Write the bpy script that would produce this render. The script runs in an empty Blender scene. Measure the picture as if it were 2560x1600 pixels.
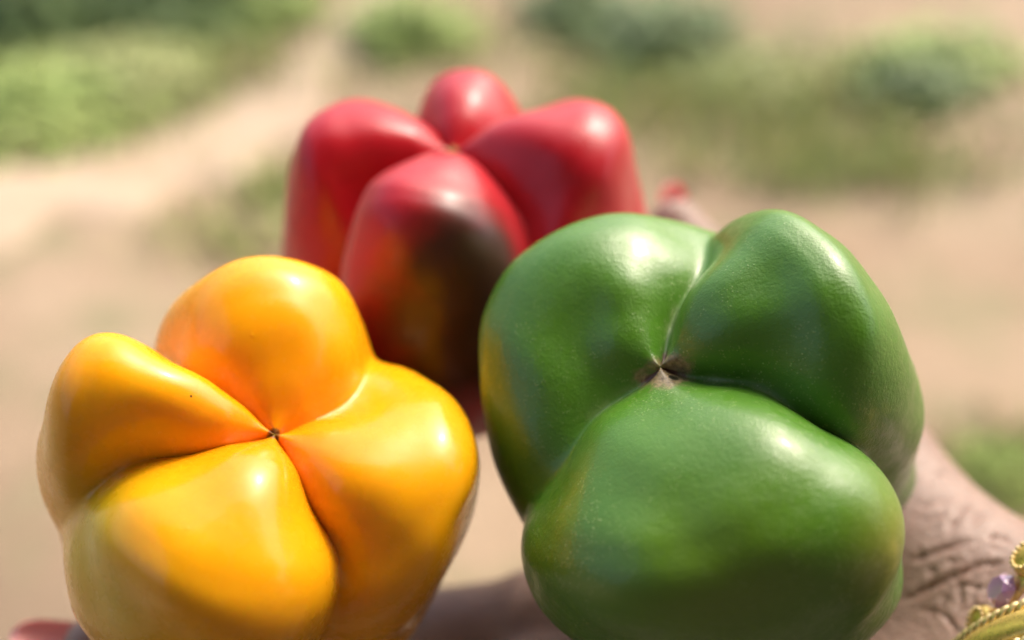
import bpy, bmesh, math, random
import numpy as np
from mathutils import Vector, Matrix

R = math.radians
random.seed(7)
rng = np.random.default_rng(7)
scene = bpy.context.scene
col = scene.collection

# ---------------------------------------------------------------- camera
PITCH = 38.0
CAM = np.array((0.0, 0.0, 1.15))
LENS, SENSOR = 40.0, 36.0
cam_data = bpy.data.cameras.new('camera')
cam_data.lens, cam_data.sensor_width = LENS, SENSOR
cam_data.clip_start, cam_data.clip_end = 0.01, 500
cam_data.dof.use_dof = True
cam_data.dof.focus_distance = 0.222
cam_data.dof.aperture_fstop = 4.4
cam_data.dof.aperture_blades = 0
cam = bpy.data.objects.new('camera', cam_data)
col.objects.link(cam)
cam.location = CAM
cam.rotation_euler = (R(90 - PITCH), 0, 0)
scene.camera = cam

# ---------------------------------------------------------------- sky, sun, exposure
SUN_EL, SUN_AZ = 50.0, 40.0            # azimuth from +Y (ahead of the camera) towards +X
world = bpy.data.worlds.new('World')
scene.world = world
world.use_nodes = True
wn = world.node_tree
wn.nodes.clear()
w_out = wn.nodes.new('ShaderNodeOutputWorld')
w_bg = wn.nodes.new('ShaderNodeBackground')
w_sky = wn.nodes.new('ShaderNodeTexSky')
w_sky.sky_type = 'NISHITA'
w_sky.sun_disc = False
w_sky.sun_elevation = R(SUN_EL)
w_sky.sun_rotation = R(SUN_AZ)
w_sky.air_density = 1.0
w_sky.dust_density = 8.0
w_bg.inputs['Strength'].default_value = 0.15
wn.links.new(w_sky.outputs[0], w_bg.inputs[0])
wn.links.new(w_bg.outputs[0], w_out.inputs[0])
sun_data = bpy.data.lights.new('sun', 'SUN')
sun_data.energy = 0.5
sun_data.angle = R(3)
sun_data.color = (1.0, 0.95, 0.86)
sun = bpy.data.objects.new('sun', sun_data)
col.objects.link(sun)
sd = Vector((math.sin(R(SUN_AZ)) * math.cos(R(SUN_EL)), math.cos(R(SUN_AZ)) * math.cos(R(SUN_EL)), math.sin(R(SUN_EL))))
sun.rotation_euler = sd.to_track_quat('Z', 'Y').to_euler()
sun.location = (2, 2, 5)
scene.view_settings.view_transform = 'Standard'
scene.view_settings.look = 'None'
scene.view_settings.gamma = 1.0
scene.view_settings.use_curve_mapping = False
scene.view_settings.exposure = 1.22
scene.cycles.use_denoising = True
scene.cycles.max_bounces = 7
scene.cycles.diffuse_bounces = 3
scene.cycles.glossy_bounces = 3

# ---------------------------------------------------------------- helpers
_p = R(PITCH)
RIGHT = np.array((1.0, 0, 0))
UP = np.array((0, math.sin(_p), math.cos(_p)))
FWD = np.array((0, math.cos(_p), -math.sin(_p)))
K = SENSOR / LENS / 2560.0


def at(px, py, d):
    return CAM + d * (FWD + (px - 1280) * K * RIGHT + (800 - py) * K * UP)


def camdir(x, y, z):
    v = x * RIGHT + y * UP + z * FWD
    return v / np.linalg.norm(v)


def tag(o, label=None, cat=None, group=None, kind=None):
    for k, v in (('label', label), ('category', cat), ('group', group), ('kind', kind)):
        if v:
            o[k] = v
    return o


def mesh_object(name, verts, faces, mat, parent=None, smooth=True, attrs=None):
    me = bpy.data.meshes.new(name)
    verts = np.asarray(verts, dtype=np.float32).reshape(-1, 3)
    if isinstance(faces, np.ndarray):
        n, k = faces.shape
        me.vertices.add(len(verts))
        me.vertices.foreach_set('co', verts.ravel())
        me.loops.add(n * k)
        me.loops.foreach_set('vertex_index', faces.ravel().astype(np.int32))
        me.polygons.add(n)
        me.polygons.foreach_set('loop_start', np.arange(0, n * k, k, dtype=np.int32))
        me.update(calc_edges=True)
        me.validate()
    else:
        me.from_pydata(verts.tolist(), [], faces)
    if smooth:
        me.polygons.foreach_set('use_smooth', np.ones(len(me.polygons), dtype=bool))
    for an, arr in (attrs or {}).items():
        a = me.attributes.new(an, 'FLOAT', 'POINT')
        a.data.foreach_set('value', np.asarray(arr, dtype=np.float32))
    me.materials.append(mat)
    me.update()
    o = bpy.data.objects.new(name, me)
    col.objects.link(o)
    if parent:
        o.parent = parent
    return o


def shift_origin(o, p):
    """move the object's origin to p without moving its surface"""
    p = Vector(p)
    o.data.transform(Matrix.Translation(-p))
    o.location = p


class Nodes:
    """small builder round a material's node tree"""
    def __init__(self, name):
        self.m = bpy.data.materials.new(name)
        self.m.use_nodes = True
        self.t = self.m.node_tree
        self.b = self.t.nodes['Principled BSDF']

    def n(self, kind, **kw):
        nd = self.t.nodes.new('ShaderNode' + kind)
        for k, v in kw.items():
            if k in nd.inputs.keys():
                nd.inputs[k].default_value = v
            else:
                setattr(nd, k, v)
        return nd

    def link(self, a, b):
        self.t.links.new(a, b)

    def set(self, **kw):
        for k, v in kw.items():
            k = k.replace('_', ' ')
            if hasattr(v, 'is_output') or isinstance(v, bpy.types.NodeSocket):
                self.link(v, self.b.inputs[k])
            else:
                self.b.inputs[k].default_value = v

    def attr(self, name):
        return self.n('Attribute', attribute_name=name).outputs['Fac']

    def coord(self):
        return self.n('TexCoord').outputs['Object']

    def noise(self, scale, detail=3, rough=0.5, vec=None, dist=0.0):
        nd = self.n('TexNoise')
        nd.inputs['Scale'].default_value = scale
        nd.inputs['Detail'].default_value = detail
        nd.inputs['Roughness'].default_value = rough
        nd.inputs['Distortion'].default_value = dist
        self.link(vec or self.coord(), nd.inputs['Vector'])
        return nd.outputs['Fac']

    def ramp(self, fac, stops):
        nd = self.n('ValToRGB')
        el = nd.color_ramp.elements
        while len(el) < len(stops):
            el.new(0.5)
        for e, (p, c) in zip(el, stops):
            e.position = p
            e.color = c if len(c) == 4 else (*c, 1)
        self.link(fac, nd.inputs[0])
        return nd.outputs[0]

    def step(self, fac, a, b, lo=0.0, hi=1.0):
        nd = self.n('MapRange')
        nd.interpolation_type = 'SMOOTHSTEP'
        for i, v in enumerate((a, b, lo, hi)):
            nd.inputs[i + 1].default_value = v
        self.link(fac, nd.inputs[0])
        return nd.outputs[0]

    def math(self, op, a, b=None):
        nd = self.n('Math', operation=op)
        for i, v in enumerate((a, b)):
            if v is None:
                continue
            if isinstance(v, (int, float)):
                nd.inputs[i].default_value = v
            else:
                self.link(v, nd.inputs[i])
        return nd.outputs[0]

    def mix(self, fac, a, b, mode='MIX'):
        nd = self.n('Mix', data_type='RGBA', blend_type=mode)
        for s, v in ((nd.inputs[0], fac), (nd.inputs[6], a), (nd.inputs[7], b)):
            if isinstance(v, (int, float)):
                s.default_value = v
            elif isinstance(v, tuple):
                s.default_value = v if len(v) == 4 else (*v, 1)
            else:
                self.link(v, s)
        return nd.outputs[2]

    def bump(self, h, strength, dist, normal=None):
        nd = self.n('Bump')
        nd.inputs['Strength'].default_value = strength
        nd.inputs['Distance'].default_value = dist
        self.link(h, nd.inputs['Height'])
        if normal:
            self.link(normal, nd.inputs['Normal'])
        return nd.outputs[0]


def smin(a, b, k):
    h = np.clip(0.5 + 0.5 * (b - a) / k, 0, 1)
    return b * (1 - h) + a * h - k * h * (1 - h)


def cone_sdf(P, a, b, ra, rb):
    ab = b - a
    t = np.clip(((P - a) @ ab) / (ab @ ab), 0, 1)
    q = P - (a + t[..., None] * ab)
    return np.sqrt((q * q).sum(-1)) - (ra + (rb - ra) * t)


def surface_nets(field, lo, hi, h):
    """polygonise field = 0; the fine lattice is evaluated only near the surface"""
    lo, hi = np.array(lo), np.array(hi)
    q = 4
    nb = np.ceil((hi - lo) / (h * q)).astype(int) + 1
    n = nb * q
    cx = [lo[k] + h * (q * np.arange(nb[k]) + (q - 1) / 2) for k in range(3)]
    CP = np.stack(np.meshgrid(*cx, indexing='ij'), -1)
    coarse = field(CP.reshape(-1, 3)).reshape(nb)
    S = np.repeat(np.repeat(np.repeat(coarse, q, 0), q, 1), q, 2).astype(np.float32)
    near = np.abs(coarse) < h * q * 1.6
    blocks = np.argwhere(near)
    loc = np.stack(np.meshgrid(*[np.arange(q)] * 3, indexing='ij'), -1).reshape(-1, 3)
    for c in range(0, len(blocks), 4000):
        I = (blocks[c:c + 4000, None, :] * q + loc[None]).reshape(-1, 3)
        S[I[:, 0], I[:, 1], I[:, 2]] = field(lo + h * I)
    ins = S < 0
    nc = n - 1
    near1 = np.repeat(np.repeat(np.repeat(near, q, 0), q, 1), q, 2)[:-1, :-1, :-1]
    cells = np.argwhere(near1)
    corner = np.array([(a, b, c) for a in (0, 1) for b in (0, 1) for c in (0, 1)])
    val = np.stack([S[tuple((cells + c).T)] for c in corner], 1)
    neg = (val < 0).sum(1)
    keep = (neg > 0) & (neg < 8)
    cells, val = cells[keep], val[keep]
    acc = np.zeros((len(cells), 3))
    cnt = np.zeros(len(cells))
    for i in range(8):
        for k, st in ((0, 4), (1, 2), (2, 1)):
            if corner[i][k] == 1:
                continue
            v1, v2 = val[:, i], val[:, i + st]
            cr = (v1 < 0) != (v2 < 0)
            t = np.where(cr, v1 / np.where(cr, v1 - v2, 1), 0)
            for m in range(3):
                acc[:, m] += np.where(cr, corner[i][m] + (t if m == k else 0), 0)
            cnt += cr
    idx = -np.ones(nc, np.int64)
    idx[tuple(cells.T)] = np.arange(len(cells))
    V = lo + h * (cells + acc / cnt[:, None])
    F = []
    for k in range(3):
        u, v = (k + 1) % 3, (k + 2) % 3
        a = [slice(1, -1)] * 3
        a[k] = slice(0, -1)
        b = list(a)
        b[k] = slice(1, None)
        i0, i1 = ins[tuple(a)], ins[tuple(b)]
        df = i0 != i1
        e = np.argwhere(df)
        flip = i0[df]
        e = e + np.array([0 if m == k else 1 for m in range(3)])

        def cidx(du, dv):
            w = e.copy()
            w[:, u] -= du
            w[:, v] -= dv
            return idx[w[:, 0], w[:, 1], w[:, 2]]
        f = np.stack([cidx(1, 1), cidx(0, 1), cidx(0, 0), cidx(1, 0)], -1)
        f[~flip] = f[~flip][:, ::-1]
        F.append(f[(f >= 0).all(1)])
    return V, np.concatenate(F)


def snap(V, field, e=0.0004, rounds=2):
    """put vertices exactly on field = 0, return them with the field's gradient"""
    for _ in range(rounds):
        G = np.stack([field(V + np.eye(3)[k] * e) - field(V - np.eye(3)[k] * e) for k in range(3)], -1) / (2 * e)
        g2 = np.maximum((G * G).sum(1), 0.3)
        V = V - G * np.clip(field(V) / g2, -0.0006, 0.0006)[:, None]
    G /= np.linalg.norm(G, axis=1)[:, None] + 1e-12
    return V, G


# ---------------------------------------------------------------- ground
def ground_at(px, py, z=0.0):
    d = FWD + (px - 1280) * K * RIGHT + (800 - py) * K * UP
    return CAM + d * ((z - CAM[2]) / d[2])


def make_ground_material():
    N = Nodes('sandy_soil')
    co = N.coord()
    big = N.noise(1.7, 3, 0.5, co)
    mid = N.noise(5.0, 4, 0.6, co)
    fine = N.noise(60, 5, 0.7, co)
    c = N.ramp(big, [(0.28, (0.19, 0.128, 0.076)), (0.5, (0.31, 0.213, 0.128)), (0.70, (0.41, 0.305, 0.20))])
    c = N.mix(N.math('MULTIPLY', N.step(mid, 0.46, 0.66), 0.8), c, (0.19, 0.19, 0.085))
    c = N.mix(0.3, c, N.ramp(fine, [(0.25, (0.15, 0.105, 0.065)), (0.75, (0.46, 0.37, 0.27))]))
    N.set(Base_Color=c, Roughness=0.95, Normal=N.bump(fine, 0.6, 0.02))
    return N.m


gx, gy = np.meshgrid(np.linspace(-1, 1, 161), np.linspace(-1, 1, 161))
gX, gY = 60 * np.sign(gx) * np.abs(gx) ** 3, 60 * np.sign(gy) * np.abs(gy) ** 3
gZ = 0.02 * np.sin(gX * 2.3 + 1) * np.cos(gY * 1.9) + 0.012 * np.sin(gX * 5.1 + gY * 3.7)
gi = np.arange(160)
ii, jj = np.meshgrid(gi, gi)
g0 = (jj * 161 + ii).ravel()
ground = mesh_object('ground', np.stack([gX, gY, gZ], -1).reshape(-1, 3),
                     np.stack([g0, g0 + 1, g0 + 162, g0 + 161], -1), make_ground_material())
tag(ground, kind='structure')


def ground_z(x, y):
    return 0.02 * math.sin(x * 2.3 + 1) * math.cos(y * 1.9) + 0.012 * math.sin(x * 5.1 + y * 3.7)


# trodden path of pale dust, running from the left up to the middle
def path_material():
    N = Nodes('pale_dust')
    f = N.noise(14, 4, 0.6)
    N.set(Base_Color=N.ramp(f, [(0.3, (0.34, 0.25, 0.165)), (0.7, (0.46, 0.36, 0.26))]), Roughness=0.95)
    return N.m


pl = [((-420, 560), (-420, 820)), ((60, 455), (60, 640)), ((380, 350), (420, 520)), ((620, 215), (690, 400)), ((770, 100), (850, 210)), ((860, 10), (960, 60)), ((960, -90), (1050, -60))]
pv, pf = [], []
NPW = 14
lo_e = [ground_at(*e[0]) for e in pl]
hi_e = [ground_at(*e[1]) for e in pl]
NPL = 70
tt = np.linspace(0, len(pl) - 1.001, NPL)
for t in tt:
    i = int(t)
    f = t - i
    A = lo_e[i] * (1 - f) + lo_e[i + 1] * f
    B = hi_e[i] * (1 - f) + hi_e[i + 1] * f
    A = A + 0.03 * math.sin(t * 9) * np.array((0.5, 1, 0))
    B = B + 0.03 * math.sin(t * 7 + 2) * np.array((0.5, -1, 0))
    for k in range(NPW):
        w = k / (NPW - 1)
        p = A * (1 - w) + B * w
        pv.append((p[0], p[1], ground_z(p[0], p[1]) + 0.010 * math.sin(math.pi * w) ** 0.5 + (0.004 if 0 < k < NPW - 1 else -0.01)))
for i in range(NPL - 1):
    for k in range(NPW - 1):
        q0 = i * NPW + k
        pf.append((q0, q0 + NPW, q0 + NPW + 1, q0 + 1))
tag(mesh_object('path', pv, pf, path_material()), kind='structure')


# ---------------------------------------------------------------- unseen slabs added behind and above the camera to shade its side
def shade_slab_mat(f=1.0):
    N = Nodes('shade_slab_dark')
    N.set(Base_Color=N.ramp(N.noise(3, 4), [(0.3, (0.10 * f, 0.075 * f, 0.055 * f)), (0.7, (0.14 * f, 0.11 * f, 0.085 * f))]), Roughness=0.9)
    return N.m


def slab(name, lo, hi, mat):
    V = [(x, y, z) for x in (lo[0], hi[0]) for y in (lo[1], hi[1]) for z in (lo[2], hi[2])]
    F = [(0, 1, 3, 2), (4, 6, 7, 5), (0, 4, 5, 1), (2, 3, 7, 6), (0, 2, 6, 4), (1, 5, 7, 3)]
    return tag(mesh_object(name, V, F, mat, smooth=False), kind='structure')


SHADE_SLAB = shade_slab_mat()
slab('shade_wall', (-1.0, -1.0, -0.05), (4, -0.8, 2.45), SHADE_SLAB)
slab('shade_roof', (-1.1, -1.2, 2.452), (4.3, 0.40, 2.57), SHADE_SLAB)
slab('shade_floor', (-1.0, -0.798, -0.06), (4, 0.55, 0.05), shade_slab_mat(0.45))  # added out of view, kept dark to cut light bounced from below


# ---------------------------------------------------------------- plants behind
def leaf_material(name, c1, c2):
    N = Nodes(name)
    f = N.noise(9, 2)
    N.set(Base_Color=N.ramp(f, [(0.3, c1), (0.7, c2)]), Roughness=0.55)
    N.set(Transmission_Weight=0.0, Subsurface_Weight=0.0)
    return N.m


LEAF = [leaf_material('leaf_fresh', (0.19, 0.29, 0.05), (0.32, 0.40, 0.10)),
        leaf_material('leaf_dark', (0.075, 0.14, 0.035), (0.14, 0.21, 0.06)),
        leaf_material('leaf_pale', (0.30, 0.36, 0.11), (0.43, 0.45, 0.18))]
STEM = leaf_material('plant_stem', (0.10, 0.10, 0.04), (0.16, 0.14, 0.07))


def blades(n, rx, ry, h, w, seed, spread=0.6):
    """leaves spread through a low cushion-shaped volume; each a folded two-quad blade"""
    r = np.random.default_rng(seed)
    V, F = [], []
    for i in range(n):
        a = r.uniform(0, 2 * math.pi)
        q = r.uniform(0, 1) ** 0.62 * r.uniform(0.8, 1.25)
        bx, by = rx * q * math.cos(a), ry * q * math.sin(a)
        top = h * (1 - 0.9 * q * q) * r.uniform(0.35, 1.0)
        bz = top * r.uniform(0.0, 0.75)
        d = r.uniform(0, 2 * math.pi)
        ln = h * r.uniform(0.25, 0.5)
        dx, dy = math.cos(d), math.sin(d)
        tx, ty = -dy * w * 0.5, dx * w * 0.5
        up = r.uniform(-0.2, 0.9)
        base = (bx, by, bz)
        m = (bx + dx * ln * 0.5, by + dy * ln * 0.5, bz + ln * 0.5 * up + 0.01)
        e = (bx + dx * ln, by + dy * ln, max(0.002, bz + ln * up * spread))
        k = len(V)
        V += [base, (m[0] + tx, m[1] + ty, m[2]), (m[0], m[1], m[2] - w * 0.15), (m[0] - tx, m[1] - ty, m[2]), e]
        F += [(k, k + 1, k + 2), (k, k + 2, k + 3), (k + 1, k + 4, k + 2), (k + 2, k + 4, k + 3)]
    return V, F


def stems(n, rx, ry, h, seed):
    r = np.random.default_rng(seed)
    V, F = [], []
    for i in range(n):
        a = r.uniform(0, 2 * math.pi)
        q = r.uniform(0.1, 0.8)
        top = np.array((rx * q * math.cos(a), ry * q * math.sin(a), h * (1 - 0.6 * q)))
        k = len(V)
        for s, (c, rad) in enumerate(((top * (0.15, 0.15, 0) - (0, 0, 0.02), 0.004), (top * (0.6, 0.6, 0.55), 0.003), (top, 0.0012))):
            for j in range(5):
                t = 2 * math.pi * j / 5
                V.append((c[0] + rad * math.cos(t), c[1] + rad * math.sin(t), c[2]))
        for s in range(2):
            for j in range(5):
                F.append((k + s * 5 + j, k + s * 5 + (j + 1) % 5, k + s * 5 + 5 + (j + 1) % 5, k + s * 5 + 5 + j))
    return V, F


PLANTS = [
    # px, py, rx, ry, h, leaf kind, leaves, label
    (90, 60, 0.30, 0.22, 0.26, 1, 420, 'leafy green bush in the upper left corner, out of focus'),
    (420, 30, 0.26, 0.20, 0.24, 1, 380, 'dark green bush at the upper edge left of the sandy path, out of focus'),
    (660, 35, 0.16, 0.14, 0.14, 0, 240, 'small green bush beside the sandy path at the upper edge, out of focus'),
    (60, 300, 0.26, 0.26, 0.13, 0, 420, 'low bright green weed patch at the left edge, out of focus'),
    (270, 200, 0.24, 0.20, 0.10, 2, 320, 'pale green weed patch left of the sandy path, out of focus'),
    (1030, 110, 0.15, 0.13, 0.17, 0, 260, 'round green bush above the red pepper, out of focus'),
    (1440, 40, 0.12, 0.12, 0.16, 1, 200, 'small dark bush at the upper edge right of the red pepper, out of focus'),
    (1640, 110, 0.20, 0.14, 0.16, 1, 260, 'wide dark green bush right of the red pepper, out of focus'),
    (1880, 190, 0.20, 0.12, 0.06, 2, 170, 'low pale weed patch above the green pepper, out of focus'),
    (2330, 170, 0.20, 0.14, 0.13, 0, 280, 'bright green bush near the right edge, out of focus'),
    (2290, 235, 0.13, 0.10, 0.11, 1, 180, 'small dark bush near the right edge, out of focus'),
    (2130, 440, 0.26, 0.05, 0.03, 2, 70, 'thin strip of pale weeds above the right half of the green pepper, out of focus'),
    (2520, 1190, 0.06, 0.06, 0.05, 0, 140, 'small green weed beside the wrist at the right edge, out of focus'),
]
for i, (px, py, rx, ry, h, kind, n, label) in enumerate(PLANTS):
    p = ground_at(px, py)
    root = bpy.data.objects.new('weed_bush', None)
    col.objects.link(root)
    root.location = p
    tag(root, label, 'bush', 'weeds on the sandy ground')
    V, F = blades(n, rx, ry, h, 0.035, 100 + i)
    mesh_object('leaves', V, F, LEAF[kind], root, smooth=False)
    V, F = stems(max(5, n // 30), rx * 0.8, ry * 0.8, h * 0.85, 200 + i)
    mesh_object('stem', V, F, STEM, root)

# short grass that nobody could count
gv, gf = [], []
for (px, py, sx, sy, n) in ((200, 70, 260, 110, 4600), (60, 310, 170, 90, 2300), (2050, 230, 330, 70, 800), (2150, 420, 240, 40, 380),
                            (1600, 120, 180, 70, 500), (690, 470, 50, 30, 90), (1010, 100, 130, 70, 600), (560, 600, 100, 40, 160), (2500, 1200, 80, 70, 220),
                            (1500, 280, 120, 50, 200), (1950, 330, 240, 60, 220), (620, 40, 160, 70, 800)):
    for _ in range(n):
        g = ground_at(px + sx * rng.normal(), min(py + sy * rng.normal(), 1590))
        d = rng.uniform(0, 2 * math.pi)
        h = rng.uniform(0.02, 0.06)
        w = 0.007
        k = len(gv)
        gv += [(g[0] - w * math.sin(d), g[1] + w * math.cos(d), -0.01), (g[0] + w * math.sin(d), g[1] - w * math.cos(d), -0.01),
               (g[0] + 0.6 * h * math.cos(d), g[1] + 0.6 * h * math.sin(d), h)]
        gf.append((k, k + 1, k + 2))
tag(mesh_object('grass', gv, gf, LEAF[2], smooth=False), 'short pale grass scattered over the sandy ground', 'grass', kind='stuff')


# ---------------------------------------------------------------- peppers
def catmull(Pts, t):
    """Pts (n, k), t in [0, n-1] -> (len(t), k)"""
    Pts = np.asarray(Pts, float)
    n = len(Pts)
    ext = np.concatenate([[2 * Pts[0] - Pts[1]], Pts, [2 * Pts[-1] - Pts[-2]]])
    i = np.clip(np.floor(t).astype(int), 0, n - 2)
    f = (t - i)[:, None]
    p0, p1, p2, p3 = ext[i], ext[i + 1], ext[i + 2], ext[i + 3]
    return 0.5 * (2 * p1 + (p2 - p0) * f + (2 * p0 - 5 * p1 + 4 * p2 - p3) * f ** 2 + (3 * p1 - p0 - 3 * p2 + p3) * f ** 3)


def pepper_shape(dimple, d0, down, grooves, lobes, length=0.078, nth=520, ns=230, bumps=(), bulges=(), flare=0.0, sway_deg=5.0, seed=0, wobble=0.0006):
    """A bell pepper seen from its blossom end.
    grooves: (angle, twist, radius, sag)   angle in degrees round the axis, counter-clockwise from the right
    lobes:   (radius, height, fullness in height, skew, crest, fullness in plan)   lobe k lies between groove k and groove k + 1"""
    a = camdir(*down)
    n = -a
    D = at(dimple[0], dimple[1], d0)
    e1 = RIGHT - (RIGHT @ n) * n
    e1 /= np.linalg.norm(e1)
    e2 = np.cross(n, e1)
    if e2 @ UP < 0:
        e2 = -e2
    ng = len(grooves)
    th = np.linspace(0, 2 * math.pi, nth, endpoint=False)
    NK = 13
    # denser near the rim and the blossom end
    s = np.linspace(0, NK - 1, ns)
    x = s / (NK - 1)
    TH, S = np.meshgrid(th, s, indexing='xy')           # (ns, nth)
    X = S / (NK - 1)
    tw = np.clip(S / 7.0, 0, 1.2)
    gang = np.array([R(g[0]) for g in grooves])
    gtw = np.array([R(g[1]) for g in grooves])
    best_k = np.zeros(TH.shape, int)
    U = np.zeros(TH.shape)
    for k in range(ng):
        k1 = (k + 1) % ng
        sway = lambda q: R(sway_deg) * np.exp(-((S - 4.0) / 2.6) ** 2) * np.sin(1.25 * S + 2.3 * q + seed)
        g0 = gang[k] + gtw[k] * tw + sway(k)
        g1 = gang[k1] + gtw[k1] * tw + sway(k1)
        span = np.mod(g1 - g0, 2 * math.pi)
        rel = np.mod(TH - g0, 2 * math.pi)
        m = rel < span
        best_k[m] = k
        U[m] = (rel / span * 2 - 1)[m]
    lp = np.array(lobes, float)
    gp = np.array([(g[2], g[3]) for g in grooves], float)
    Rk, Hk, Fk, Sk, Ck, Pk = (lp[:, i][best_k] for i in range(6))
    k1 = (best_k + 1) % ng
    wv = (U + 1) / 2
    wv = wv * wv * (3 - 2 * wv)
    Rg = gp[:, 0][best_k] * (1 - wv) + gp[:, 0][k1] * wv
    Sg = gp[:, 1][best_k] * (1 - wv) + gp[:, 1][k1] * wv
    u = U + Sk * (1 - U * U)
    # soft V at the groove, round over the lobe
    c = 1 - np.abs(u) ** Fk
    valley = (0.5 + 0.5 * np.cos(math.pi * np.clip(u, -1, 1))) ** 0.62
    rr0 = S / (NK - 1)
    soft = 0.05 + 0.16 * np.clip((rr0 - 0.15) / 0.4, 0, 1) + 1.6 * np.exp(-(S / 1.0) ** 2)
    c = (np.sqrt(np.maximum(c, 0) ** 2 + soft ** 2) - soft) / (np.sqrt(1 + soft ** 2) - soft)
    c = 0.72 * c + 0.28 * valley
    cp = np.maximum(1 - np.abs(u) ** np.maximum(Pk, 1.2), 0)
    cp = (np.sqrt(cp ** 2 + soft ** 2) - soft) / (np.sqrt(1 + soft ** 2) - soft)
    cp = 0.85 * cp + 0.15 * valley
    L = length
    crest_r = [0, .08, .22, .40, .58, .76, .91, 1.0, 1.015, .97, .82, .55, .2]
    crest_h = [0, .12, .52, .86, .98, 1.0, .76, 0, 0, 0, 0, 0, 0]
    crest_z = [0, 0, 0, 0, 0, -.0005, -.003, -.011, -.027, -.044, -.062, -.071, -.067]
    gr_r = [0, .08, .22, .40, .58, .76, .91, 1.0, 1.01, .97, .82, .55, .2]
    gr_s = [0, .05, .12, .22, .36, .55, .78, 1.0, .9, .6, .2, 0, 0]
    gr_z = [-.001, -.0015, -.0015, -.0015, -.002, -.004, -.008, -.015, -.030, -.046, -.0625, -.071, -.067]
    ctl = catmull(np.stack([crest_r, crest_h, crest_z, gr_r, gr_s, gr_z], 1), s)
    cr, ch, cz, grr, gs, gz = (ctl[:, i][:, None] for i in range(6))
    zs = L / 0.072
    fl = 1 + flare * np.exp(-((s[:, None] - 8.6) / 1.3) ** 2)
    cr, grr = cr * fl, grr * fl
    # crest position: push the hump in or out
    sw = 7.0 * np.clip(S / 7.0, 0, 1) ** np.clip(Ck, 0.6, 1.6)
    hump = np.where(S < 7.0, np.interp(sw, s, np.maximum(ctl[:, 1], 0)), 0.0)
    rho = (cr * Rk) * cp + (grr * Rg) * (1 - cp)
    z = (hump * Hk + cz * zs) * c + (gz * zs - gs * Sg) * (1 - c)
    V = D + rho[..., None] * (np.cos(TH)[..., None] * e1 + np.sin(TH)[..., None] * e2) + z[..., None] * n
    V = V.reshape(-1, 3)
    i, j = np.meshgrid(np.arange(ns - 1), np.arange(nth), indexing='ij')
    q = lambda x_, y_: x_ * nth + (y_ % nth)
    F = np.stack([q(i, j), q(i + 1, j), q(i + 1, j + 1), q(i, j + 1)], -1).reshape(-1, 4)
    # gentle unevenness and dents
    fade = np.clip(rho.ravel() / 0.01, 0, 1)
    q3 = (V - D) / 0.011 + seed
    und = np.sin(q3[:, 0] + 1.3 * np.sin(q3[:, 1])) + np.sin(1.1 * q3[:, 1] + 1.7 * np.sin(q3[:, 2] * 0.9)) + 0.6 * np.sin(1.9 * q3[:, 2] + q3[:, 0])
    G3 = V.reshape(ns, nth, 3)
    dth = np.roll(G3, -1, 1) - np.roll(G3, 1, 1)
    dss = np.gradient(G3, axis=0)
    N3 = np.cross(dss, dth).reshape(-1, 3)
    N3 /= np.linalg.norm(N3, axis=1)[:, None] + 1e-12
    if (N3 * (V - (D + a * 0.035))).sum() < 0:
        N3 = -N3
    und = und + 0.45 * np.sin(2.7 * q3[:, 0] + 2.0 * np.sin(1.7 * q3[:, 2])) * np.sin(2.3 * q3[:, 1] + 1.1)
    off = wobble * und * fade
    for (px, py, rad, dep) in bumps:
        rel = V - CAM
        zc = rel @ FWD
        sx = (rel @ RIGHT) / zc / K + 1280
        sy = 800 - (rel @ UP) / zc / K
        cost = ((sx - px) ** 2 + (sy - py) ** 2) * (K * 0.24) ** 2 + 0.10 * (zc - 0.15) ** 2
        cc = V[np.argmin(cost)]
        off = off - dep * np.exp(-((V - cc) ** 2).sum(1) / rad ** 2)
    V = V + N3 * off[:, None]
    for (px, py, dep, rad, push, side) in bulges:          # a small extra lobe low on the flank
        cc = at(px, py, dep)
        cc = V[np.argmin(((V - cc) ** 2).sum(1))]
        V = V + camdir(*side) * (push * np.exp(-((V - cc) ** 2).sum(1) / rad ** 2))[:, None]
    info = dict(N=N3, D=D, a=a, e1=e1, e2=e2, c=c.ravel(), rho=rho.ravel(), z=z.ravel(), S=S.ravel(), TH=TH.ravel(), lobe=best_k.ravel(), u=u.ravel())
    return V, F, info


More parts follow.
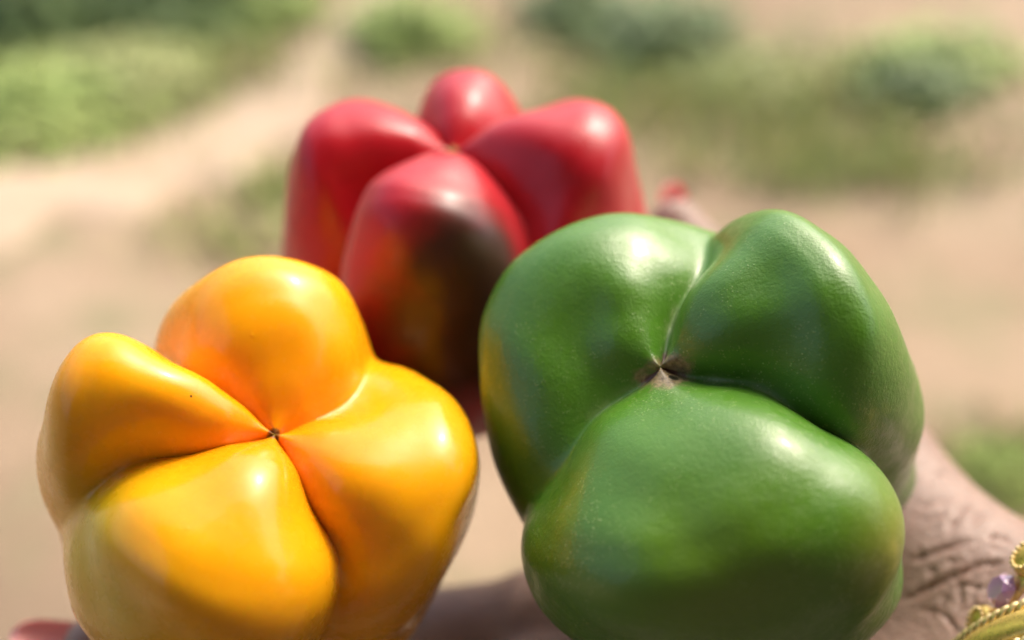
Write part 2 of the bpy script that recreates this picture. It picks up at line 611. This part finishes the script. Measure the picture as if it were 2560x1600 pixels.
def pepper(name, shape, mat, label, masks=None):
    V, F, info = pepper_shape(**shape)
    D, a, e1, e2 = info['D'], info['a'], info['e1'], info['e2']
    base = D + a * (0.067 * shape['length'] / 0.072)
    rel = V - CAM
    zc = rel @ FWD
    sx = (rel @ RIGHT) / zc / K + 1280
    sy = 800 - (rel @ UP) / zc / K
    front = (info['N'] * rel).sum(1) < 0
    attrs = {'groove': np.exp(-(info['c'] / 0.10) ** 2), 'crack': np.exp(-(info['c'] / 0.16) ** 2 - (info['rho'] / 0.0058) ** 2), 'radial': info['rho'], 'height': info['z']}
    for mn, blobs in (masks or {}).items():
        m = np.zeros(len(V))
        for (px, py, rr, w) in blobs:
            ix = np.where(front & ((sx - px) ** 2 + (sy - py) ** 2 < 40 ** 2))[0]
            if len(ix) == 0:
                print('mask point off the skin', name, mn, px, py)
                continue
            near = ix[zc[ix] < zc[ix].min() + 0.01]
            c = V[near[np.argmin((sx[near] - px) ** 2 + (sy[near] - py) ** 2)]]
            m = np.maximum(m, w * np.exp(-((V - c) ** 2).sum(1) / rr ** 2))
        attrs[mn] = m
    root = bpy.data.objects.new(name, None)
    col.objects.link(root)
    root.location = base
    mesh_object('flesh', V - base, F, mat, root, attrs=attrs)
    # green calyx and stem in the sunken end
    sv, sf = [], []
    ns = 20
    prof = [(-0.003, 0.0), (-0.001, 0.013), (0.0015, 0.0135), (0.002, 0.009), (0.006, 0.0058), (0.014, 0.0048), (0.021, 0.0052), (0.0235, 0.006), (0.024, 0.0)]
    for i, (hh, rr) in enumerate(prof):
        for s in range(ns):
            t = 2 * math.pi * s / ns
            sv.append(a * hh + (e1 * math.cos(t) + e2 * math.sin(t)) * rr * (1 + (0.16 if i < 4 else 0.08) * math.cos(5 * t)))
    for s0 in range(len(prof) - 1):
        for s in range(ns):
            sf.append((s0 * ns + s, s0 * ns + (s + 1) % ns, (s0 + 1) * ns + (s + 1) % ns, (s0 + 1) * ns + s))
    mesh_object('stem', sv, sf, MAT_STEM, root)
    tag(root, label, 'bell pepper', 'bell peppers held in the hand')
    return root, V


def stem_material():
    N = Nodes('pepper_stem')
    N.set(Base_Color=N.ramp(N.noise(300, 3), [(0.3, (0.10, 0.16, 0.03)), (0.7, (0.17, 0.24, 0.05))]), Roughness=0.55)
    return N.m


MAT_STEM = stem_material()


def yellow_skin():
    N = Nodes('yellow_pepper_skin')
    co = N.coord()
    v = N.noise(45, 3, 0.5, co)
    c = N.mix(v, (0.86, 0.345, 0.003), (0.88, 0.42, 0.005))
    deep = N.step(N.attr('radial'), 0.030, 0.004)
    c = N.mix(N.math('MULTIPLY', deep, 0.75), c, (0.80, 0.24, 0.002))
    c = N.mix(N.math('MULTIPLY', N.attr('blush'), N.step(N.noise(55, 4, 0.6, co), 0.25, 0.7, 0.65, 1.0)), c, (0.42, 0.40, 0.006))
    gr = N.math('MULTIPLY', N.attr('groove'), N.step(N.noise(90, 3, 0.6, co), 0.5, 0.62))
    c = N.mix(N.math('MULTIPLY', gr, 0.45), c, (0.86, 0.50, 0.18))
    scar = N.step(N.math('ADD', N.attr('radial'), N.math('MULTIPLY', N.math('SUBTRACT', N.noise(700, 3, 0.7, co), 0.5), 0.0016)), 0.0017, 0.0009)
    c = N.mix(scar, c, (0.16, 0.07, 0.02))
    dots = N.n('TexVoronoi', feature='F1')
    dots.inputs['Scale'].default_value = 150
    N.link(co, dots.inputs['Vector'])
    dot = N.math('MULTIPLY', N.step(dots.outputs['Distance'], 0.045, 0.025), N.step(N.noise(40, 2, 0.5, co), 0.58, 0.62))
    c = N.mix(dot, c, (0.06, 0.02, 0.006))
    fine = N.noise(900, 3, 0.6, co)
    med = N.noise(120, 2, 0.5, co)
    vor = N.n('TexVoronoi', feature='F1')
    vor.inputs['Scale'].default_value = 260
    N.link(co, vor.inputs['Vector'])
    pit = N.math('MULTIPLY', N.step(vor.outputs['Distance'], 0.16, 0.05), N.step(N.noise(70, 2, 0.5, co), 0.58, 0.68))
    nrm = N.bump(fine, 0.05, 0.0004)
    nrm = N.bump(med, 0.10, 0.0012, nrm)
    nrm = N.bump(pit, 0.35, 0.0003, nrm)
    N.set(Base_Color=c, Roughness=N.step(N.noise(200, 3, 0.6, co), 0.3, 0.7, 0.22, 0.32), Normal=nrm,
          Subsurface_Weight=0.35, Subsurface_Scale=0.006, Coat_Weight=0.25, Coat_Roughness=0.06, Specular_IOR_Level=0.32)
    N.b.inputs['Subsurface Radius'].default_value = (1.0, 0.55, 0.1)
    return N.m


def green_skin():
    N = Nodes('green_pepper_skin')
    co = N.coord()
    v = N.noise(40, 4, 0.55, co)
    c = N.mix(v, (0.042, 0.155, 0.008), (0.095, 0.240, 0.016))
    c = N.mix(N.math('MULTIPLY', N.attr('blush'), 0.85), c, (0.36, 0.27, 0.012))
    # pale flecks in the skin
    vor = N.n('TexVoronoi', feature='F1')
    vor.inputs['Scale'].default_value = 1500
    vor.inputs['Randomness'].default_value = 1.0
    mp = N.n('Mapping')
    N.link(co, mp.inputs[0])
    N.link(mp.outputs[0], vor.inputs['Vector'])
    zone = N.step(N.noise(28, 4, 0.65, co), 0.40, 0.66)
    fl = N.math('MULTIPLY', N.step(vor.outputs['Distance'], 0.40, 0.16), zone)
    fl = N.math('MULTIPLY', fl, N.step(N.noise(600, 2, 0.5, co), 0.45, 0.62))
    c = N.mix(N.math('MULTIPLY', fl, 0.5), c, (0.38, 0.50, 0.19))
    gr = N.math('MULTIPLY', N.attr('groove'), N.step(N.attr('radial'), 0.034, 0.008))
    gr = N.math('MULTIPLY', gr, N.step(N.noise(130, 4, 0.65, co), 0.42, 0.62))
    c = N.mix(N.math('MULTIPLY', gr, 0.3), c, (0.30, 0.36, 0.16))
    wob = N.math('MULTIPLY', N.math('SUBTRACT', N.noise(330, 5, 0.7, co), 0.5), 1.3)
    c = N.mix(N.step(N.math('ADD', N.attr('scar'), wob), 0.35, 0.85), c, N.ramp(N.noise(900, 3, 0.7, co), [(0.3, (0.12, 0.085, 0.035)), (0.7, (0.38, 0.30, 0.15))]))
    c = N.mix(N.step(N.math('ADD', N.attr('crack'), N.math('MULTIPLY', wob, 0.5)), 0.45, 0.75), c, (0.10, 0.045, 0.02))
    c = N.mix(N.step(N.math('ADD', N.attr('hole'), N.math('MULTIPLY', wob, 0.4)), 0.40, 0.60), c, (0.012, 0.016, 0.005))
    fine = N.noise(1500, 4, 0.65, co)
    med = N.noise(420, 3, 0.6, co)
    nrm = N.bump(fine, 0.26, 0.0005)
    nrm = N.bump(med, 0.20, 0.0006, nrm)
    nrm = N.bump(fl, 0.3, 0.0002, nrm)
    N.set(Base_Color=c, Roughness=N.step(N.noise(350, 3, 0.6, co), 0.3, 0.7, 0.30, 0.46), Normal=nrm,
          Subsurface_Weight=0.10, Subsurface_Scale=0.003, Coat_Weight=0.25, Coat_Roughness=0.18)
    N.b.inputs['Subsurface Radius'].default_value = (0.5, 1.0, 0.2)
    return N.m


def red_skin():
    N = Nodes('red_pepper_skin')
    co = N.coord()
    v = N.noise(35, 3, 0.55, co)
    c = N.mix(v, (0.38, 0.004, 0.013), (0.48, 0.007, 0.016))
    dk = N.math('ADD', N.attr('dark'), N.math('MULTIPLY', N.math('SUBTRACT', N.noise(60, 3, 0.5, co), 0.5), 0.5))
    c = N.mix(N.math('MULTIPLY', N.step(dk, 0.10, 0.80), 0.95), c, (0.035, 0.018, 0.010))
    scar = N.step(N.attr('radial'), 0.0022, 0.0012)
    c = N.mix(scar, c, (0.35, 0.26, 0.08))
    med = N.noise(150, 2, 0.5, co)
    N.set(Base_Color=c, Roughness=N.step(N.noise(200, 3, 0.6, co), 0.3, 0.7, 0.30, 0.40), Normal=N.bump(med, 0.12, 0.001),
          Subsurface_Weight=0.08, Subsurface_Scale=0.003, Coat_Weight=0.10, Coat_Roughness=0.2, Specular_IOR_Level=0.38, Sheen_Weight=0.09, Sheen_Roughness=0.45)
    N.b.inputs['Subsurface Radius'].default_value = (1.0, 0.2, 0.1)
    return N.m


yellow, yV = pepper('yellow_bell_pepper', dict(dimple=(686, 1085),
    d0=0.2307,
    down=(-0.2613, -0.4994, 0.78),
    length=0.0818,
    grooves=[(26.046, 29.0855, 0.0385, 0.0035), (141.8017, 1.7548, 0.036, 0.004), (200.3575, 0.0807, 0.0415, 0.0041), (-49.4276, -13.3472, 0.0371, 0.0031)],
    lobes=[(0.0453, 0.0104, 2.8, -0.09, 1.05, 3.3), (0.0464, 0.0112, 3.0, 0.03, 1.05, 2.6), (0.0459, 0.0109, 2.4586, -0.0729, 0.85, 2.8515), (0.0454, 0.0101, 2.8858, 0.1453, 1.1, 4.149)],
    sway_deg=4.0,
    seed=1.0), yellow_skin(),
    'yellow orange bell pepper with a greenish lower lobe, left of the green pepper',
    masks={'blush': [(215, 1370, 0.014, 1.0), (250, 1480, 0.015, 0.8), (130, 1130, 0.010, 0.3), (1110, 1080, 0.010, 0.25)]})

green, gV = pepper('green_bell_pepper', dict(dimple=(1650, 915),
    d0=0.2289,
    down=(0.3933, -0.5034, 0.85),
    length=0.0863,
    grooves=[(-21.5841, -3.0044, 0.0383, 0.0052), (78.3099, -10.3403, 0.0417, 0.0038), (205.5997, 7.2317, 0.0429, 0.0025)],
    lobes=[(0.0468, 0.0105, 3.1, -0.02, 1.0, 4.4), (0.0462, 0.0098, 2.3531, 0.1554, 1.0, 1.9777), (0.0545, 0.011, 2.6944, -0.0156, 1.0, 4.8135)],
    bumps=[(1470, 790, 0.01, 0.002), (1595, 690, 0.006, -0.0012), (1545, 845, 0.006, -0.0012), (1880, 690, 0.009, 0.0014), (1960, 900, 0.013, 0.0016), (2235, 1370, 0.015, -0.004)],
    seed=4.0,
    bulges=[(2275, 1215, 0.272, 0.0085, 0.0036, (1.0, -0.25, 0.0))]), green_skin(),
    'large green bell pepper with a brown blossom scar, nearest on the right',
    masks={'blush': [(1200, 960, 0.007, 0.2), (1205, 1040, 0.006, 0.25), (2230, 1370, 0.010, 0.45), (1800, 1480, 0.02, 0.15)],
           'scar': [(1668, 936, 0.0060, 1.0), (1605, 945, 0.0030, 0.8), (1700, 915, 0.003, 0.7)],
           'hole': [(1684, 944, 0.0013, 1.0)]})

red, rV = pepper('red_bell_pepper', dict(dimple=(1130, 380),
    d0=0.29450,
    down=(0.0024, -0.6535, 0.52),
    length=0.0792,
    grooves=[(33.5191, 20.7393, 0.0366, 0.0006), (122.0417, -9.452, 0.0354, -0.0014), (202.5919, 14.8953, 0.0335, 0.0049), (-28.2832, -32.8164, 0.0382, 0.008)],
    lobes=[(0.0397, 0.0095, 2.9195, -0.0545, 1.0, 4.6892), (0.0440, 0.0095, 3.0, -0.12, 1.05, 2.3467), (0.0442, 0.0095, 2.5, 0.08, 1.05, 2.9343), (0.0486, 0.0125, 2.9, -0.02, 1.0, 2.4827)],
    sway_deg=2.2,
    seed=7.0,
    flare=0.11), red_skin(),
    'red bell pepper with a dark brown patch on its front lobe, behind the other two',
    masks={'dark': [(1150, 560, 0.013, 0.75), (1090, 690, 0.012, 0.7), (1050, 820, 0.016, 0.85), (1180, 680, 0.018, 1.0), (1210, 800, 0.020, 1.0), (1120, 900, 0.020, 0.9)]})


# ---------------------------------------------------------------- hand
THUMB = [(2400, 1500, 0.2875, 0.0220), (2140, 1125, 0.322, 0.0175), (1970, 905, 0.343, 0.0125), (1800, 712, 0.353, 0.0112), (1690, 566, 0.358, 0.0086)]
INDEX = [(1330, 1550, 0.325, 0.0125), (960, 1570, 0.345, 0.0098), (925, 1310, 0.362, 0.0086), (1010, 1110, 0.362, 0.0072)]
MIDDLE = [(1390, 1720, 0.305, 0.0125), (880, 1800, 0.306, 0.0098), (520, 1740, 0.296, 0.0086), (235, 1612, 0.282, 0.0072)]
RING = [(1480, 1860, 0.292, 0.0122), (980, 1960, 0.292, 0.0095), (640, 1930, 0.284, 0.0084), (380, 1840, 0.274, 0.0070)]
LITTLE = [(1600, 1980, 0.278, 0.0112), (1180, 2100, 0.276, 0.0085), (920, 2090, 0.270, 0.0075), (720, 2030, 0.262, 0.0063)]
WRIST = [(2800, 1640, 0.262, 0.0225), (3020, 1960, 0.225, 0.0235), (3500, 2500, 0.190, 0.028)]
WRIST2 = [(2660, 1830, 0.246, 0.0225), (2890, 2150, 0.213, 0.0235), (3350, 2700, 0.18, 0.028)]
PTS = lambda ch: [(at(x, y, d), r) for (x, y, d, r) in ch]


def hand_field(P):
    d = None
    def add(e, k):
        nonlocal d
        d = e if d is None else smin(d, e, k)
    def chain(ch, k):
        pts = PTS(ch)
        c = None
        for (a, ra), (b, rb) in zip(pts[:-1], pts[1:]):
            e = cone_sdf(P, a, b, ra, rb)
            c = e if c is None else smin(c, e, 0.003)
        add(c, k)
    w0, w1 = PTS(WRIST), PTS(WRIST2)
    chain(WRIST, 0.01)
    chain(WRIST2, 0.014)
    thumb = PTS(THUMB)
    chain(THUMB, 0.012)
    add(cone_sdf(P, w0[0][0], thumb[0][0], 0.0225, 0.021), 0.012)
    heel = at(2400, 1820, 0.267)
    add(cone_sdf(P, w1[0][0], heel, 0.022, 0.0225), 0.012)
    for ch, src in ((INDEX, thumb[0][0]), (MIDDLE, (thumb[0][0] + heel) / 2), (RING, heel), (LITTLE, heel)):
        pts = PTS(ch)
        add(cone_sdf(P, src, pts[0][0], 0.016, pts[0][1]), 0.012)
        chain(ch, 0.004)
    # web between thumb and index finger
    add(cone_sdf(P, at(1800, 1360, 0.338), at(1420, 1545, 0.328), 0.009, 0.010), 0.016)
    add(cone_sdf(P, thumb[1][0], at(1800, 1360, 0.338), 0.012, 0.009), 0.016)
    return d


def skin_material():
    N = Nodes('skin')
    co = N.coord()
    v = N.noise(70, 4, 0.6, co)
    c = N.mix(v, (0.215, 0.142, 0.112), (0.300, 0.205, 0.165))
    c = N.mix(N.math('MULTIPLY', N.step(N.noise(160, 3, 0.6, co), 0.5, 0.8), 0.35), c, (0.29, 0.15, 0.115))
    c = N.mix(N.math('MULTIPLY', N.attr('crease'), 0.55), c, (0.15, 0.065, 0.04))
    vor = N.n('TexVoronoi', feature='DISTANCE_TO_EDGE')
    vor.inputs['Scale'].default_value = 900
    mp = N.n('Mapping')
    mp.inputs['Scale'].default_value = (0.45, 1.0, 1.0)
    N.link(co, mp.inputs[0])
    N.link(mp.outputs[0], vor.inputs['Vector'])
    cell = N.step(vor.outputs['Distance'], 0.0, 0.14)
    v2 = N.n('TexVoronoi', feature='DISTANCE_TO_EDGE')
    v2.inputs['Scale'].default_value = 210
    mp2 = N.n('Mapping')
    mp2.inputs['Scale'].default_value = (0.45, 1.0, 1.6)
    mp2.inputs['Rotation'].default_value = (0.0, 0.5, 0.4)
    wv = N.n('TexNoise')
    wv.inputs['Scale'].default_value = 90
    N.link(co, wv.inputs['Vector'])
    dsp = N.n('VectorMath', operation='MULTIPLY_ADD')
    dsp.inputs[1].default_value = (0.012, 0.012, 0.012)
    N.link(wv.outputs['Color'], dsp.inputs[0])
    N.link(co, dsp.inputs[2])
    N.link(dsp.outputs[0], mp2.inputs[0])
    N.link(mp2.outputs[0], v2.inputs['Vector'])
    fold = N.step(v2.outputs['Distance'], 0.0, 0.13)
    c = N.mix(N.math('MULTIPLY', N.math('SUBTRACT', 1.0, fold), 0.15), c, (0.15, 0.075, 0.05))
    nrm = N.bump(cell, 0.3, 0.0003)
    nrm = N.bump(fold, 0.20, 0.0005, nrm)
    nrm = N.bump(N.noise(240, 4, 0.6, co), 0.35, 0.0009, nrm)
    N.set(Base_Color=c, Roughness=0.48, Normal=nrm, Subsurface_Weight=0.15, Subsurface_Scale=0.003)
    N.b.inputs['Subsurface Radius'].default_value = (1.0, 0.35, 0.2)
    return N.m


CREASES = [  # px points, half width m, depth m
    ([(2260, 1392), (2280, 1388), (2342, 1366), (2396, 1348), (2462, 1346)], 0.0011, 0.0010),
    ([(2230, 1495), (2269, 1483), (2324, 1454), (2396, 1421), (2451, 1399), (2498, 1395), (2542, 1377)], 0.0011, 0.0011),
    ([(2356, 1454), (2415, 1457), (2469, 1468)], 0.0009, 0.0006),
    ([(2385, 1526), (2429, 1508), (2476, 1501)], 0.0009, 0.0007),
    ([(2255, 1519), (2316, 1519), (2353, 1537), (2378, 1566), (2400, 1595)], 0.0009, 0.0006),
    ([(2285, 1262), (2305, 1254), (2349, 1235), (2385, 1228)], 0.0012, 0.0008),
    ([(2353, 1326), (2378, 1297), (2411, 1265), (2436, 1239)], 0.0012, 0.0009),
    ([(2335, 1177), (2378, 1174)], 0.0012, 0.0007),
    ([(2284, 1305), (2335, 1283), (2364, 1275)], 0.0010, 0.0006),
    ([(2415, 1305), (2451, 1283), (2480, 1268)], 0.0014, 0.0008),
    ([(2450, 1330), (2500, 1335), (2530, 1350)], 0.0011, 0.0008),
    ([(2440, 1440), (2480, 1400), (2500, 1390)], 0.0010, 0.0006),
    ([(2392, 1420), (2394, 1480), (2390, 1520)], 0.0009, 0.0004),
    ([(2330, 1400), (2325, 1440)], 0.0010, 0.0004),
]


# the palm's fine lines
_r = np.random.default_rng(21)
for _ in range(110):
    x0, y0 = _r.uniform(2270, 2540), _r.uniform(1110, 1590)
    ang = math.radians(_r.choice([_r.normal(-28, 14), _r.normal(-28, 14), _r.normal(-70, 15), _r.normal(15, 15)]))
    ln = _r.uniform(25, 80)
    bend = _r.normal(0, 8)
    pts = [(x0 + ln * k * math.cos(ang) - bend * math.sin(math.pi * k) * math.sin(ang), y0 + ln * k * math.sin(ang) + bend * math.sin(math.pi * k) * math.cos(ang)) for k in (0, 0.25, 0.5, 0.75, 1)]
    CREASES.append((pts, _r.uniform(0.0006, 0.0010), _r.uniform(0.00015, 0.00034)))


def build_hand():
    pts = np.array([p for ch in (THUMB, INDEX, MIDDLE, RING, LITTLE, WRIST[:2], WRIST2[:2]) for p, r in PTS(ch)])
    lo, hi = pts.min(0) - 0.03, pts.max(0) + 0.03
    V, F = surface_nets(hand_field, lo, hi, 0.00075)
    V, G = snap(V, hand_field)
    rel = V - CAM
    zc = rel @ FWD
    sx = (rel @ RIGHT) / zc / K + 1280
    sy = 800 - (rel @ UP) / zc / K
    facing = (G * rel).sum(1) < 0
    crease = np.zeros(len(V))
    disp = np.zeros(len(V))
    for (line, w, dep) in CREASES:
        P3 = []
        for (px, py) in line:
            near = facing & ((sx - px) ** 2 + (sy - py) ** 2 < 14 ** 2)
            ix = np.where(near)[0]
            if len(ix):
                P3.append(V[ix[np.argmin(zc[ix])]])
        if len(P3) < 2:
            continue
        dmin = np.full(len(V), 1.0)
        fade = np.zeros(len(V))
        nseg = len(P3) - 1
        for k, (a, b) in enumerate(zip(P3[:-1], P3[1:])):
            ab = b - a
            t = np.clip(((V - a) @ ab) / (ab @ ab), 0, 1)
            q = np.linalg.norm(V - (a + t[:, None] * ab), axis=1)
            g = (k + t) / nseg
            near = q < dmin
            dmin = np.where(near, q, dmin)
            fade = np.where(near, np.clip(3.2 * np.minimum(g, 1 - g), 0.0, 1), fade)
        dep = dep * fade
        w, dep = w * 0.62, dep * 0.85
        prof = np.exp(-(dmin / w) ** 2)
        rim = np.exp(-((dmin - 2.4 * w) / (1.6 * w)) ** 2)
        disp = disp - dep * prof + 0.22 * dep * rim
        crease = np.maximum(crease, prof * np.minimum(1, dep / 0.0009))
    V = V + G * disp[:, None]
    return V, F, crease


def nail_mesh(tip, along, out, length, width, back, thick=0.0006):
    """a curved nail plate: starts 'back' behind the tip, runs 'length' along, arched across"""
    along = along / np.linalg.norm(along)
    out = out - (out @ along) * along
    out /= np.linalg.norm(out)
    side = np.cross(along, out)
    nu, nv = 14, 12
    V, F = [], []
    for layer in (0, 1):
        for i in range(nu + 1):
            u = i / nu
            s = -back + length * u
            wdt = width * (1 - 0.25 * u) * (1 if u < 0.75 else math.sqrt(max(0.02, 1 - ((u - 0.75) / 0.26) ** 2)))
            for j in range(nv + 1):
                v = (j / nv - 0.5) * 2
                arch = -0.34 * width * v * v * (wdt / width) ** 2
                V.append(tip + along * s + side * v * wdt / 2 + out * (arch - layer * thick - 0.0015 * u * u))
    q = lambda l, i, j: l * (nu + 1) * (nv + 1) + i * (nv + 1) + j
    for i in range(nu):
        for j in range(nv):
            F.append((q(0, i, j), q(0, i + 1, j), q(0, i + 1, j + 1), q(0, i, j + 1)))
            F.append((q(1, i, j), q(1, i, j + 1), q(1, i + 1, j + 1), q(1, i + 1, j)))
    for i in range(nu):
        F.append((q(0, i, 0), q(1, i, 0), q(1, i + 1, 0), q(0, i + 1, 0)))
        F.append((q(0, i, nv), q(0, i + 1, nv), q(1, i + 1, nv), q(1, i, nv)))
    for j in range(nv):
        F.append((q(0, nu, j), q(1, nu, j), q(1, nu, j + 1), q(0, nu, j + 1)))
        F.append((q(0, 0, j), q(0, 0, j + 1), q(1, 0, j + 1), q(1, 0, j)))
    return V, F


def nail_material():
    N = Nodes('coral_nail_polish')
    N.set(Base_Color=(0.86, 0.38, 0.34, 1), Roughness=0.25, Coat_Weight=0.6, Coat_Roughness=0.1, Subsurface_Weight=0.2, Subsurface_Scale=0.002)
    return N.m


hV, hF, hCrease = build_hand()
hand = bpy.data.objects.new('person', None)
col.objects.link(hand)
hand.location = at(2790, 1640, 0.25)
hl = np.array(hand.location)
mesh_object('hand', hV - hl, hF, skin_material(), hand, attrs={'crease': hCrease})
tag(hand, 'open hand with coral nails holding three bell peppers on its palm', 'hand')
MAT_NAIL = nail_material()
palm_up = camdir(0.0, 0.6, -0.8)
for ch, ln, back, wd, out in ((THUMB, 0.0225, 0.0085, 0.0115, camdir(0.15, 0.1, 1.0)), (INDEX, 0.020, 0.009, 0.0105, -palm_up), (MIDDLE, 0.0310, 0.0085, 0.0115, camdir(0.0, -0.35, 0.9)),
                              (RING, 0.024, 0.009, 0.0105, -palm_up), (LITTLE, 0.020, 0.008, 0.009, -palm_up)):
    pts = PTS(ch)
    a, (b, rb) = pts[-2][0], pts[-1]
    al = (b - a) / np.linalg.norm(b - a)
    if ch is THUMB:
        al = camdir(-0.10, 1.0, 0.05)
    if ch is MIDDLE:
        al = camdir(-1.0, 0.12, 0.0)
    V, F = nail_mesh(b + out * rb * 0.80 - hl, al, out, ln, wd, back)
    mesh_object('nail', V, F, MAT_NAIL, hand)


# ---------------------------------------------------------------- bangles
def gold(name, c, rough):
    N = Nodes(name)
    co = N.coord()
    N.set(Base_Color=N.ramp(N.noise(500, 3, 0.6, co), [(0.3, tuple(x * 0.75 for x in c)), (0.7, c)]), Metallic=0.6,
          Roughness=N.step(N.noise(900, 3, 0.6, co), 0.3, 0.7, rough * 0.7, rough * 1.4))
    return N.m


GOLD = gold('polished_gold', (1.0, 0.74, 0.22), 0.30)
GOLD_OLD = gold('antique_gold', (0.95, 0.74, 0.36), 0.28)


def crystal_material():
    N = Nodes('purple_crystal')
    N.set(Base_Color=(0.66, 0.38, 0.74, 1), Roughness=0.04, Transmission_Weight=0.4, IOR=1.6, Coat_Weight=1.0, Coat_Roughness=0.02)
    return N.m


CRYSTAL = crystal_material()


def ring_frame(center, axis):
    axis = axis / np.linalg.norm(axis)
    e1 = np.cross(axis, (0.2, 0.1, 1.0))
    e1 /= np.linalg.norm(e1)
    return axis, e1, np.cross(axis, e1)


def tube_ring(path, rad, ns=8):
    """closed tube through path points (N,3); rad may be elliptical (ra, rb, axis)"""
    path = np.asarray(path)
    n = len(path)
    tan = np.roll(path, -1, 0) - np.roll(path, 1, 0)
    tan /= np.linalg.norm(tan, axis=1)[:, None]
    cen = path.mean(0)
    u = path - cen
    u -= (u * tan).sum(1)[:, None] * tan
    u /= np.linalg.norm(u, axis=1)[:, None]
    w = np.cross(tan, u)
    ra, rb = rad if isinstance(rad, tuple) else (rad, rad)
    t = np.linspace(0, 2 * math.pi, ns, endpoint=False)
    V = path[:, None] + ra * np.cos(t)[None, :, None] * u[:, None] + rb * np.sin(t)[None, :, None] * w[:, None]
    i, j = np.meshgrid(np.arange(n), np.arange(ns), indexing='ij')
    F = np.stack([i * ns + j, ((i + 1) % n) * ns + j, ((i + 1) % n) * ns + (j + 1) % ns, i * ns + (j + 1) % ns], -1).reshape(-1, 4)
    return V.reshape(-1, 3), F


def ring_path(c, e1, e2, Rr, n=120, wob=0.0, axis=None, turns=0, phase=0.0):
    t = np.linspace(0, 2 * math.pi, n, endpoint=False)
    p = c + Rr * (np.cos(t)[:, None] * e1 + np.sin(t)[:, None] * e2)
    if turns:
        rad = np.cos(t)[:, None] * e1 + np.sin(t)[:, None] * e2
        q = turns * t + phase
        p = p + wob * (np.cos(q)[:, None] * rad + np.sin(q)[:, None] * axis)
    return p


BANGLE_C = at(2905, 1670, 0.2450)
arm = at(2950, 2055, 0.209) - at(2715, 1730, 0.243)
ax, e1, e2 = ring_frame(BANGLE_C, arm)
BR = 0.0385

band_root = bpy.data.objects.new('gold_bangle', None)
col.objects.link(band_root)
bc = np.array((0.1336, 0.1341, 0.9314))
ax2, f1, f2 = ring_frame(bc, np.array((-0.304, -0.9526, 0.0093)))
BR2 = 0.0418
band_root.location = bc
tag(band_root, 'smooth gold bangle edged with twisted wire, lowest on the wrist', 'bangle', 'bangles on the wrist')
z0 = np.zeros(3)
V, F = tube_ring(ring_path(z0, f1, f2, BR2, 140), (0.0022, 0.0036), 14)
mesh_object('band', V, F, GOLD, band_root)
for off in (-0.0047, 0.0047):
    for phs in (0.0, math.pi):
        V, F = tube_ring(ring_path(ax2 * off, f1, f2, BR2, 620, 0.0008, ax2, 60, phs), 0.00085, 6)
        mesh_object('twisted_wire', V, F, GOLD_OLD, band_root)

jewel_root = bpy.data.objects.new('jewelled_bangle', None)
col.objects.link(jewel_root)
jc = BANGLE_C - ax * 0.0045
jewel_root.location = jc
tag(jewel_root, 'gold bangle of domed beads and purple crystals, nearest the palm', 'bangle', 'bangles on the wrist')
V, F = tube_ring(ring_path(z0, e1, e2, BR - 0.002, 120), (0.0012, 0.0024), 10)
mesh_object('band', V, F, GOLD_OLD, jewel_root)


def dome_mesh():
    bm = bmesh.new()
    bmesh.ops.create_uvsphere(bm, u_segments=20, v_segments=10, radius=1.0)
    for v in bm.verts:
        v.co = Vector((v.co.x * 0.0046, v.co.y * 0.0040, v.co.z * 0.0026))
    me = bpy.data.meshes.new('bead')
    bm.to_mesh(me)
    bm.free()
    me.polygons.foreach_set('use_smooth', np.ones(len(me.polygons), dtype=bool))
    me.materials.append(GOLD)
    return me


def granule_mesh():
    bm = bmesh.new()
    for k in range(18):
        t = 2 * math.pi * k / 18
        bmesh.ops.create_icosphere(bm, subdivisions=2, radius=0.00055, matrix=Matrix.Translation((0.0036 * math.cos(t), 0.0030 * math.sin(t), 0.0019)))
    me = bpy.data.meshes.new('granulation')
    bm.to_mesh(me)
    bm.free()
    me.polygons.foreach_set('use_smooth', np.ones(len(me.polygons), dtype=bool))
    me.materials.append(GOLD_OLD)
    return me


def gem_mesh():
    bm = bmesh.new()
    rings = []
    for (z, r) in ((-0.0018, 0.0018), (0.0, 0.0042), (0.0020, 0.0027)):
        rings.append([bm.verts.new((r * math.cos(2 * math.pi * (k + (0.5 if z == 0 else 0)) / 7), 0.95 * r * math.sin(2 * math.pi * (k + (0.5 if z == 0 else 0)) / 7), z)) for k in range(7)])
    bm.faces.new(rings[2])
    bm.faces.new(list(reversed(rings[0])))
    for a, b, s in ((rings[0], rings[1], 0), (rings[1], rings[2], 1)):
        for k in range(7):
            k2 = (k + 1) % 7
            if s == 0:
                bm.faces.new((a[k], a[k2], b[k]))
                bm.faces.new((b[k], a[k2], b[k2]))
            else:
                bm.faces.new((a[k], b[k2], b[k]))
                bm.faces.new((a[k], a[k2], b[k2]))
    bmesh.ops.recalc_face_normals(bm, faces=bm.faces)
    me = bpy.data.meshes.new('crystal')
    bm.to_mesh(me)
    bm.free()
    me.materials.append(CRYSTAL)
    return me


DOME, GRAN, GEM = dome_mesh(), granule_mesh(), gem_mesh()
NB = 26
PH0 = 0.0
for k in range(NB):
    t = 2 * math.pi * k / NB + PH0
    rad = np.cos(t) * e1 + np.sin(t) * e2
    tanv = -np.sin(t) * e1 + np.cos(t) * e2
    M = Matrix(((*tanv,), (*ax,), (*rad,))).transposed().to_4x4()
    M.translation = Vector(rad * (BR + 0.0002))
    if k % 2 == 0:
        o = bpy.data.objects.new('bead', DOME)
        col.objects.link(o)
        o.parent = jewel_root
        o.matrix_local = M
        g = bpy.data.objects.new('granulation', GRAN)
        col.objects.link(g)
        g.parent = o
    else:
        o = bpy.data.objects.new('crystal', GEM)
        col.objects.link(o)
        o.parent = jewel_root
        o.matrix_local = M
